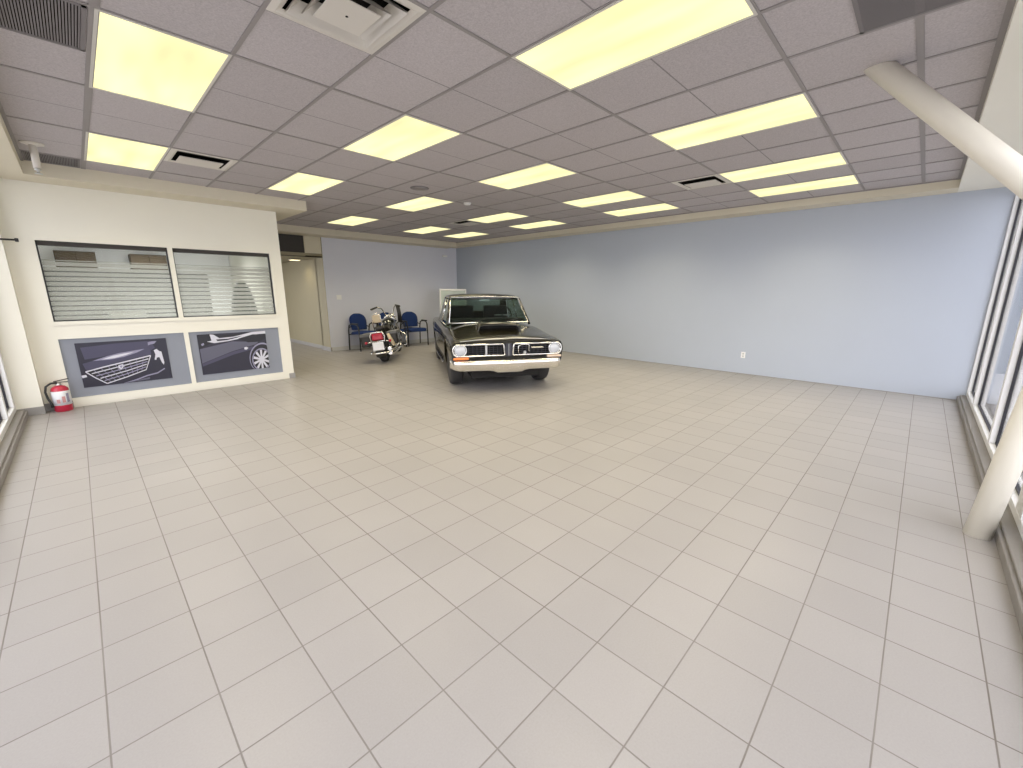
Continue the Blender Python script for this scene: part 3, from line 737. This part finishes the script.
ys = [.1, .13, .2, .3, .42, .52, .62, .72, .82, .92, 1.02, 1.12, 1.22, 1.32, 1.45, 1.7, 2.0, 2.3, 2.6, 2.9, 3.1, 3.2, 3.3, 3.4, 3.5, 3.6, 3.7, 3.8, 3.9, 4.0, 4.2, 4.45, 4.65, 4.75, 4.78]
rings = []
for y in ys:
    w, zc, zs, zb = (lerp_tab(T, y) for T in (CW, CZC, CZS, CZB)); dz = zs - zb
    half = [(w * .80, zb), (w * .94, zb + .05), (w * .975, zb + .3 * dz), (w * .985, zb + .55 * dz), (w, zb + .68 * dz), (w * .985, zs - .06), (w * .955, zs - .015), (w * .90, zs), (w * .80, zs + .004), (w * .52, zs + (zc - zs) * .7), (w * .25, zs + (zc - zs) * .95)]
    rings.append([V((x, y, z)) for x, z in half] + [V((0, y, zc))] + [V((-x, y, z)) for x, z in half[::-1]])
body = MB().loft(rings, 'paint').build('body', car)
cut = []
for yy in (AX, AX + 2.74):
    for s_ in (-1, 1):
        c = MB().lathe([(.385, .56 * s_), (.385, 1.2 * s_)], 'black', (0, yy, .345), 'x', 40, False).build('cutter'); cut.append(c)
        c.parent = car
for s_ in (-1, 1):                                    # grille recesses
    c = MB().box(min(s_ * .07, s_ * .845), max(s_ * .07, s_ * .845), .0, .17, .575, .735, 'black').build('cutter'); c.parent = car; cut.append(c)
c = MB().box(-.36, .36, .5, .90, .8, .83, 'black').build('cutter'); c.parent = car; cut.append(c)
bpy.context.view_layer.update()
booled(body, cut)
for m_ in list(body.data.materials): pass
# hood panel edge line
MB().tube([(-.74, .115, .79), (-.4, .105, .815), (0, .102, .825), (.4, .105, .815), (.74, .115, .79)], .007, 'satin', 8).build('hood_molding', car)
# hood scoop
sc = MB(); outer = []
for y, w0, w1, zt in ((.74, .37, .33, .975), (.95, .37, .335, 1.0), (1.2, .34, .29, .995), (1.32, .30, .25, .975)):
    zb_ = lerp_tab(CZC, y) - .03
    outer.append([V((-w0, y, zb_)), V((-w1 - .01, y, zt - .02)), V((-w1 + .02, y, zt)), V((0, y, zt + .012)), V((w1 - .02, y, zt)), V((w1 + .01, y, zt - .02)), V((w0, y, zb_))])
sc.loft(outer, 'paint', False, False)
o2 = [[V((p.x * .96, p.y, p.z - .016)) for p in r_] for r_ in outer[:2]]
sc.loft(o2, 'black', False, False)
r0, r1 = outer[0], o2[0]; sc.add(r0 + r1, [(k, k + 1, k + 8, k + 7) for k in range(6)], 'paint')
scp = sc.build('hood_scoop', car)
MB().box(-.34, .34, .90, .905, .87, .985, 'void').box(-.345, .345, .745, .90, .872, .882, 'void').build('scoop_mouth', scp)
# front: grilles, lamps, bumper
for s_ in (-1, 1):
    xa, xb_ = s_ * .062, s_ * .855
    def fx(u): return xa + (xb_ - xa) * u
    gz0, gz1 = .568, .742
    gr = MB(); gr.box(min(fx(.01), fx(.99)), max(fx(.01), fx(.99)), .155, .165, gz0 + .005, gz1 - .005, 'void')
    for k in range(5):
        z = gz0 + .022 + k * .031; gr.box(min(fx(.02), fx(.76)), max(fx(.02), fx(.76)), .125, .15, z, z + .007, 'gasket')
    for k in range(9):
        u = .05 + k * .08; gr.box(fx(u) - .003, fx(u) + .003, .128, .15, gz0 + .01, gz1 - .01, 'gasket')
    go = gr.build('grille', car)
    path = [(fx(.0), gz0 + .012), (fx(.02), gz0), (fx(.93), gz0), (fx(.98), gz0 + .03), (fx(1.0), (gz0 + gz1) / 2), (fx(.98), gz1 - .03), (fx(.93), gz1), (fx(.04), gz1), (fx(.025), gz1 - .012), (fx(.0), gz0 + .012)]
    MB().tube([(x, .095, z) for x, z in path], .0125, 'chrome', 8).build('grille_surround', go)
    if s_ < 0:
        MB().box(fx(.36) - .016, fx(.36) + .016, .10, .125, gz0 + .01, gz1 - .012, 'satin').build('divider', go, bevel=.004)
    else:
        MB().tube([(fx(.12), .11, gz0 + .01), (fx(.12), .11, gz1 - .045), (fx(.17), .11, gz1 - .02), (fx(.32), .11, gz1 - .018), (fx(.335), .11, gz1 - .03), (fx(.335), .11, gz0 + .035)], .008, 'chrome', 8).build('divider', go)
        MB().box(fx(.38), fx(.63), .10, .118, .662, .682, 'chrome').build('badge', go, bevel=.004)
        MB().lathe([(.0, .10), (.022, .10), (.026, .12)][1:], 'satin', (fx(.25), 0, .60), 'y', 16).build('fog_lamp', go)
    hl_ = MB().lathe([(.015, .080), (.055, .086), (.080, .10), (.088, .125)], 'lens', (fx(.852), 0, .655), 'y', 28).build('headlight', car)
    hr = []
    for k in range(25): a = 2 * PI * k / 24; hr.append((fx(.852) + .089 * math.cos(a), .10, .655 + .089 * math.sin(a)))
    MB().tube(hr, .007, 'chrome', 6, caps=False).build('rim', hl_)
    MB().box(min(fx(.70), fx(.995)) , max(fx(.70), fx(.995)), .075, .14, .518, .553, 'amber' if s_ < 0 else 'paleamber').build('turn_signal', car, bevel=.008)
MB().box(-.05, .05, .088, .13, .55, .75, 'gasket').box(-.004, .004, .08, .09, .56, .745, 'satin').box(-.03, -.025, .082, .09, .56, .745, 'p_mid').box(.025, .03, .082, .09, .56, .745, 'p_mid').build('nose_panel', car, bevel=.004)
MB().box(-.79, .79, .10, .16, .50, .552, 'gasket').build('valance', car, bevel=.006)
rings = []
for k in range(29):
    x = -1 + 2 * k / 28; ax_ = abs(x)
    yb = .0 + .05 * ax_ ** 2 + (.14 * ((ax_ - .9) / .1) ** 2 if ax_ > .9 else 0)
    dip = .035 * max(0, min(1, (.30 - ax_) / .06)) ; up = .03 * (max(0, ax_ - .85) / .15)
    rings.append([V((x * .885, yb + .10, .50)), V((x * .885, yb + .03, .505)), V((x * .885, yb + .005, .49)), V((x * .885, yb, .44)), V((x * .885, yb + .012, .425)), V((x * .885, yb + .02, .36 - dip + up)), V((x * .885, yb + .04, .345 - dip + up)), V((x * .885, yb + .10, .35 - dip + up))])
MB().loft(rings, 'bumper').build('bumper', car)
rb = [[V((p.x * .92, 4.90 - p.y, p.z + .03)) for p in r_] for r_ in rings]
MB().loft(rb, 'chrome').build('bumper', car)
MB().box(-.78, .78, 4.74, 4.79, .64, .80, 'red').build('tail_light', car, bevel=.01)
# wheels
def wheel(x, y, s_, nm='wheel'):
    r_ = RW; w = .105
    prof = [(r_ * .62, -w), (r_ * .80, -w * 1.02), (r_ * .95, -w * .92), (r_, -w * .62), (r_, w * .62), (r_ * .95, w * .92), (r_ * .80, w * 1.02), (r_ * .62, w)]
    t_ = MB().lathe(prof, 'tyre', (x, y, r_), 'x', 36).build('wheel', car)
    MB().lathe([(r_ * .63, s_ * w * .95), (r_ * .60, s_ * w * .6), (r_ * .30, s_ * w * .45), (r_ * .26, s_ * w * .75), (.02, s_ * w * .8)], 'rim', (x, y, r_), 'x', 28).build('rim', t_)
    for k in range(5):
        a = 2 * PI * k / 5
        MB().obox((x + s_ * w * .62, y + .125 * math.cos(a), r_ + .125 * math.sin(a)), (.012, 0, 0), (0, .07 * math.cos(a), .07 * math.sin(a)), (0, -.022 * math.sin(a), .022 * math.cos(a)), 'satin').build('spoke', t_, bevel=.004)
for yy in (AX, AX + 2.74):
    for s_ in (-1, 1): wheel(s_ * .735, yy, s_)
# underbody
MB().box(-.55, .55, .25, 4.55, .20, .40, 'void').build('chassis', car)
# greenhouse
zb0, zt0 = .955, 1.41
yB, yT, hB, hT = 1.58, 2.0, .74, .645
rf = []
for y, z, w in ((1.98, 1.40, .645), (2.04, 1.43, .65), (2.3, 1.465, .66), (2.7, 1.47, .66), (3.05, 1.445, .64), (3.25, 1.41, .625)):
    rf.append([V((-w - .02, y, z - .045)), V((-w, y, z - .022)), V((-w * .8, y, z - .004)), V((-w * .4, y, z + .006)), V((0, y, z + .009)), V((w * .4, y, z + .006)), V((w * .8, y, z - .004)), V((w, y, z - .022)), V((w + .02, y, z - .045)), V((w * .8, y, z - .04)), V((0, y, z - .03)), V((-w * .8, y, z - .04))])
MB().loft(rf, 'paint').build('roof', car)
for s_ in (-1, 1):
    MB().tube([(s_ * (hB + .025), yB - .02, zb0 - .03), (s_ * (hT + .03), yT - .01, zt0 - .03)], .024, 'paint', 8).build('windshield_pillar', car)
    p = [V((s_ * .665, 3.03, 1.395)), V((s_ * .64, 3.25, 1.38)), V((s_ * .70, 3.87, .935)), V((s_ * .78, 3.30, .93))]
    MB().prism(p, (-s_ * .04, 0, 0), 'paint').build('rear_pillar', car)
    MB().tube([(s_ * .655, 2.06, 1.40), (s_ * .675, 2.6, 1.425), (s_ * .66, 3.05, 1.40)], .011, 'chrome', 6).build('drip_rail', car)
    sg = [V((s_ * .785, 1.74, .935)), V((s_ * .668, 2.10, 1.375)), V((s_ * .672, 3.0, 1.385)), V((s_ * .79, 3.25, .945))]
    MB().prism(sg, (-s_ * .006, 0, 0), 'cglass').build('side_glass', car)
    MB().tube([(s_ * .785, 2.48, .94), (s_ * .675, 2.52, 1.40)], .012, 'chrome', 6).build('window_post', car)
    MB().tube([(s_ * .80, 1.70, .93), (s_ * .80, 2.3, .935), (s_ * .795, 3.30, .95)], .009, 'chrome', 6).build('belt_molding', car)
    MB().obox((s_ * .886, 2.55, .70), (.007, 0, 0), (0, .06, 0), (0, 0, .010), 'chrome').build('door_handle', car, bevel=.004)
    MB().box(min(s_ * .872, s_ * .90), max(s_ * .872, s_ * .90), 1.40, 3.0, .285, .305, 'chrome').build('sill_molding', car)
ws = [V((-hB, yB, zb0)), V((hB, yB, zb0)), V((hT, yT, zt0)), V((-hT, yT, zt0))]
MB().prism(ws, (0, .008, .006), 'cglass').build('windshield', car)
lp = [(-hB, yB, zb0), (0, yB - .06, zb0 + .01), (hB, yB, zb0), (hT + .01, yT, zt0), (0, yT - .02, zt0 + .012), (-hT - .01, yT, zt0), (-hB, yB, zb0)]
MB().tube(lp, .013, 'chrome', 8).build('windshield_trim', car)
rg = [V((-.67, 3.87, .955)), V((.67, 3.87, .955)), V((.60, 3.25, 1.385)), V((-.60, 3.25, 1.385))]
MB().prism(rg, (0, -.005, -.006), 'cglass').build('rear_glass', car)
for x in (-.32, .28): MB().tube([(x, yB - .03, zb0 + .018), (x + .28, yB - .005 + .05, zb0 + .07)], .006, 'black', 6).build('wiper', car)
# cabin
MB().box(-.70, .70, 1.68, 1.88, .955, 1.03, 'seatblack').build('dashboard', car, bevel=.02)
for x in (-.36, .36):
    s0 = MB(); s0.box(x - .25, x + .25, 2.25, 2.75, .70, .98, 'seatblack'); s0.obox((x, 2.75, 1.06), (.25, 0, 0), (0, .05, .01), (0, -.03, .17), 'seatblack'); s0.build('seat', car, bevel=.03)
MB().box(-.60, .60, 3.25, 3.45, .90, 1.1, 'seatblack').build('rear_seat', car, bevel=.04)
sw = []
for k in range(25): a = 2 * PI * k / 24; sw.append((.36 + .18 * math.cos(a), 2.05 + .05 * math.sin(a), 1.07 + .17 * math.sin(a)))
MB().tube(sw, .013, 'black', 8, caps=False).tube([(.20, 2.05, 1.07), (.52, 2.05, 1.07)], .012, 'satin', 6).tube([(.36, 2.05, 1.07), (.36, 1.85, 1.0)], .02, 'black', 8).build('steering_wheel', car)
MB().obox((0, 2.05, 1.365), (.10, 0, 0), (0, .012, 0), (0, 0, .025), 'satin').tube([(0, 2.05, 1.37), (0, 2.03, 1.415)], .008, 'chrome', 6).build('rear_view_mirror', car, bevel=.004)

# ------------------------------------------------------------------ motorcycle (local: front +Y, rear tyre contact at the origin)
BKW = (4.58, 8.36)
bk = thing('motorcycle', 'black and chrome cruiser motorcycle with saddlebags, seen from behind by the blue armchairs', 'motorcycle', (BKW[0], BKW[1], 0), -math.radians(41))
bk.rotation_euler = (0, math.radians(-7), -math.radians(41))
RR = .32
def bwheel(y, r_, w, nm):
    prof = [(r_ * .78, -w * .7), (r_ * .9, -w), (r_ * .97, -w * .75), (r_, -w * .3), (r_, w * .3), (r_ * .97, w * .75), (r_ * .9, w), (r_ * .78, w * .7)]
    t_ = MB().lathe(prof, 'tyre', (0, y, r_), 'x', 32).build('wheel', bk)
    rm = MB().lathe([(r_ * .79, -w * .6), (r_ * .74, 0), (r_ * .79, w * .6)], 'chrome', (0, y, r_), 'x', 32).build('rim', t_)
    h = MB().tube([(-.06, y, r_), (.06, y, r_)], .035, 'chrome', 12)
    for k in range(18):
        a = 2 * PI * k / 18; h.tube([((-1) ** k * .03, y + .03 * math.cos(a), r_ + .03 * math.sin(a)), (0, y + r_ * .76 * math.cos(a + .2), r_ + r_ * .76 * math.sin(a + .2))], .003, 'chrome', 4)
    h.build('spokes', t_)
bwheel(0, RR, .075, 'rear'); bwheel(1.62, RR, .055, 'front')
def fender(y, r_, w, a0, a1, m):
    rings = []
    for k in range(15):
        a = a0 + (a1 - a0) * k / 14; cy, cz = math.cos(a), math.sin(a); ring = []
        for q in range(7):
            u = -1 + q / 3; rr = r_ - .035 * u * u
            ring.append(V((u * w, y + rr * cy, RR + rr * cz)))
        for q in range(6, -1, -1):
            u = -1 + q / 3; rr = r_ - .035 * u * u - .006
            ring.append(V((u * w * .95, y + rr * cy, RR + rr * cz)))
        rings.append(ring)
    return MB().loft(rings, m)
fender(0, RR + .05, .105, math.radians(210), math.radians(20), 'bikepaint').build('rear_fender', bk)
fender(1.62, RR + .04, .075, math.radians(160), math.radians(20), 'bikepaint').build('front_fender', bk)
# frame, engine, pipes
fr = MB()
for s_ in (-1, 1):
    fr.tube([(s_ * .11, 0, RR), (s_ * .12, .35, .33), (s_ * .13, .60, .17), (s_ * .13, 1.0, .17), (s_ * .06, 1.25, .55), (0, 1.30, .80)], .017, 'bikepaint', 8)
    fr.tube([(s_ * .12, .02, .34), (s_ * .11, .25, .62), (s_ * .04, .60, .70), (0, 1.28, .86)], .016, 'bikepaint', 8)
fr.build('frame', bk)
en = MB(); en.obox((0, .76, .34), (.13, 0, 0), (0, .20, 0), (0, 0, .13), 'satin')
for a in (-.38, .38):
    for k in range(6):
        d = .06 + k * .045; en.obox((0, .76 + math.sin(a) * (d + .08), .42 + math.cos(a) * d), (.085 - .004 * (k == 5), 0, 0), (0, .07 * math.cos(a), -.07 * math.sin(a)), (0, .015 * math.sin(a), .015 * math.cos(a)), 'chrome')
en.lathe([(.10, .13), (.10, .17), (.06, .19)], 'chrome', (0, .92, .34), 'x', 20)
en.build('engine', bk, bevel=.004)
for z in (.20, .29): MB().tube([(.12, .95, .52), (.20, 1.0, .40), (.21, .85, z), (.21, .3, z - .01), (.21, -.33, z + .02)], [.024, .026, .028, .04, .043], 'chrome', 14).build('exhaust_pipe', bk)
MB().tube([(.21, -.25, .62), (.25, -.27, .50), (.31, -.26, .36)], [.03, .04, .034], 'tan', 10).build('bag_strap', bk)
# forks, bars
fk = MB()
for s_ in (-1, 1):
    fk.tube([(s_ * .10, 1.62, RR), (s_ * .10, 1.28, .93)], .024, 'chrome', 10)
    fk.tube([(s_ * .10, 1.62, RR), (s_ * .10, 1.50, .52)], .032, 'chrome', 10)
fk.obox((0, 1.30, .91), (.14, 0, 0), (0, .04, 0), (0, 0, .018), 'chrome'); fk.obox((0, 1.36, .80), (.14, 0, 0), (0, .04, 0), (0, 0, .018), 'chrome')
fk.build('fork', bk)
hb = MB(); hb.tube([(-.31, .98, 1.15), (-.23, 1.08, 1.18), (-.15, 1.22, 1.13), (-.08, 1.28, .95), (.08, 1.28, .95), (.15, 1.22, 1.13), (.23, 1.08, 1.18), (.31, .98, 1.15)], .015, 'chrome', 10)
hbo = hb.build('handlebar', bk)
for s_ in (-1, 1):
    MB().tube([(s_ * .22, 1.085, 1.178), (s_ * .34, .945, 1.142)], .021, 'black', 10).build('grip', hbo)
    if s_ < 0: continue
    tb = MB()
    for k in range(9):
        a = k / 8; x = s_ * (.24 + .09 * a); tb.tube([(x, 1.04 - .09 * a, 1.165), (x + s_ * .01, 1.03 - .09 * a, .98), (x + .006 * (k % 3 - 1), 1.03 - .09 * a, .80 - .03 * (k % 2))], .0085, 'leather', 5)
    tb.build('tassel', hbo)
MB().lathe([(.03, 1.52), (.085, 1.50), (.10, 1.46), (.085, 1.38), (.03, 1.34)], 'chrome', (0, 0, .90), 'y', 20).build('headlight', bk)
# tank, seat, backrest
rings = []
for y, w, zt in ((.62, .07, .82), (.72, .13, .88), (.90, .165, .92), (1.08, .16, .93), (1.20, .11, .91), (1.27, .05, .87)):
    rings.append([V((x * w, y, zt - .115 + .115 * z)) for x, z in [(math.cos(q), math.sin(q)) for q in [2 * PI * j / 14 for j in range(14)]]])
MB().loft(rings, 'bikepaint').build('fuel_tank', bk)
MB().lathe([(.05, 0), (.055, .02), (.04, .03)], 'chrome', (0, .98, .925), 'z', 18).build('gauge', bk)
rings = []
for y, w, zt, hgt in ((-.08, .09, .77, .05), (.0, .12, .79, .07), (.18, .13, .78, .08), (.28, .16, .72, .09), (.42, .17, .70, .09), (.58, .13, .74, .08), (.66, .07, .79, .05)):
    rings.append([V((x * w, y, zt - hgt * .5 + hgt * .5 * z)) for x, z in [(math.cos(q), math.sin(q)) for q in [2 * PI * j / 12 for j in range(12)]]])
MB().loft(rings, 'leather').build('seat', bk)
MB().tube([(-.10, .0, .62), (-.10, -.10, .86), (-.085, -.12, 1.02), (0, -.125, 1.07), (.085, -.12, 1.02), (.10, -.10, .86), (.10, .0, .62)], .011, 'chrome', 8).build('backrest_bar', bk)
MB().obox((0, -.09, .95), (.085, 0, 0), (0, .022, .004), (0, -.012, .085), 'tan').build('backrest_pad', bk, bevel=.02)
# saddlebags
for s_ in (-1, 1):
    x0_, x1_ = sorted((s_ * .17, s_ * .39))
    sb = MB().box(x0_, x1_, -.24, .20, .38, .62, 'leather').build('saddlebag', bk, bevel=.03)
    MB().box(x0_ - .008, x1_ + .008, -.25, .21, .60, .66, 'bag').build('lid', sb, bevel=.018)
    for y in (-.10, .08): MB().box(s_ * .392 - .004, s_ * .392 + .004, y - .012, y + .012, .44, .62, 'chrome').build('buckle_strap', sb)
# tail: lamp, plate, bar, indicators
tl = MB().box(-.115, .115, -.36, -.28, .51, .66, 'red').build('tail_light', bk, bevel=.025)
MB().tube([(-.14, -.345, .49), (-.15, -.345, .60), (-.11, -.345, .68), (.11, -.345, .68), (.15, -.345, .60), (.14, -.345, .49), (-.14, -.345, .49)], .014, 'chrome', 8).build('rim', tl)
lp_ = MB().box(-.11, .11, -.40, -.39, .315, .47, 'plate').build('licence_plate', bk, bevel=.004)
MB().box(-.118, .118, -.39, -.384, .305, .48, 'chrome').tube([(0, -.385, .47), (0, -.33, .5)], .012, 'chrome', 6).build('plate_frame', lp_)
MB().tube([(-.20, -.18, .26), (-.19, -.34, .24), (-.10, -.40, .24), (.10, -.40, .24), (.19, -.34, .24), (.20, -.18, .26)], .02, 'chrome', 10).build('rear_guard', bk)
for s_ in (-1, 1):
    MB().tube([(s_ * .13, -.33, .48), (s_ * .24, -.34, .48)], .01, 'chrome', 6).ball((s_ * .25, -.35, .48), .03, 'red', 8).build('indicator', bk)
MB().tube([(-.13, .55, .2), (-.26, .50, .02)], .013, 'chrome', 8).build('kickstand', bk)
for s_ in (-1, 1): MB().obox((s_ * .27, 1.05, .25), (.06, 0, 0), (0, .12, 0), (0, 0, .012), 'black').tube([(s_ * .13, 1.0, .22), (s_ * .26, 1.0, .24)], .012, 'chrome', 6).build('footboard', bk, bevel=.004)
MB().tube([(-.14, 1.0, .18), (-.33, 1.06, .22), (-.35, 1.08, .45), (-.2, 1.18, .55), (.2, 1.18, .55), (.35, 1.08, .45), (.33, 1.06, .22), (.14, 1.0, .18)], .015, 'chrome', 8).build('crash_bar', bk)

# ------------------------------------------------------------------ lamps of the ceiling fixtures
def lamp(name, parent, sx, sy, watts, col, drop=.012):
    ld = bpy.data.lights.new(name, 'AREA'); ld.shape = 'RECTANGLE'; ld.size = sx; ld.size_y = sy; ld.energy = watts; ld.color = col; ld.spread = 2.25
    lo = bpy.data.objects.new(name, ld); COL.objects.link(lo); lo.location = V(parent.location) - V((0, 0, drop))
for o in [q for q in SC.objects if q.type == 'EMPTY' and q.name.startswith('ceiling_light') and q.get('group') == 'fluorescent ceiling panels']:
    lamp('tube_lamp', o, .57, 1.18, LAMP_W, (1.0, 0.875, 0.62))
lamp('office_tube_lamp', ol, 1.15, .56, 75, (1.0, 0.98, 0.94), .03)
lamp('passage_lamp', hl, .19, .19, 2.5, (1.0, 0.86, 0.55), .03)

# ------------------------------------------------------------------ daylight and camera
w = bpy.data.worlds.new('daylight'); SC.world = w; w.use_nodes = True
bg = w.node_tree.nodes['Background']; bg.inputs[0].default_value = (0.96, 0.96, 1.0, 1); bg.inputs[1].default_value = 4.1

cam = bpy.data.cameras.new('camera'); co = bpy.data.objects.new('camera', cam); COL.objects.link(co)
FPX, YAW, PITCH, ROLL = 415.23, 0.7723, 0.2193, -0.0011
cam.sensor_fit = 'HORIZONTAL'; cam.sensor_width = 36; cam.lens = FPX * 36 / 1023; cam.clip_start = .02
fwd = V((math.cos(YAW) * math.cos(PITCH), math.sin(YAW) * math.cos(PITCH), -math.sin(PITCH)))
rt = V((math.sin(YAW), -math.cos(YAW), 0)); dn = fwd.cross(rt)
c_, s_ = math.cos(ROLL), math.sin(ROLL)
rt, dn = rt * c_ + dn * s_, dn * c_ - rt * s_
R = Matrix((rt, -dn, -fwd)).transposed()
co.matrix_world = Matrix.Translation((0, 0, 1.52)) @ R.to_4x4()
SC.camera = co
vs = SC.view_settings
vs.view_transform = 'Standard'; vs.look = 'None'; vs.gamma = 1; vs.use_curve_mapping = False; vs.exposure = 0.0
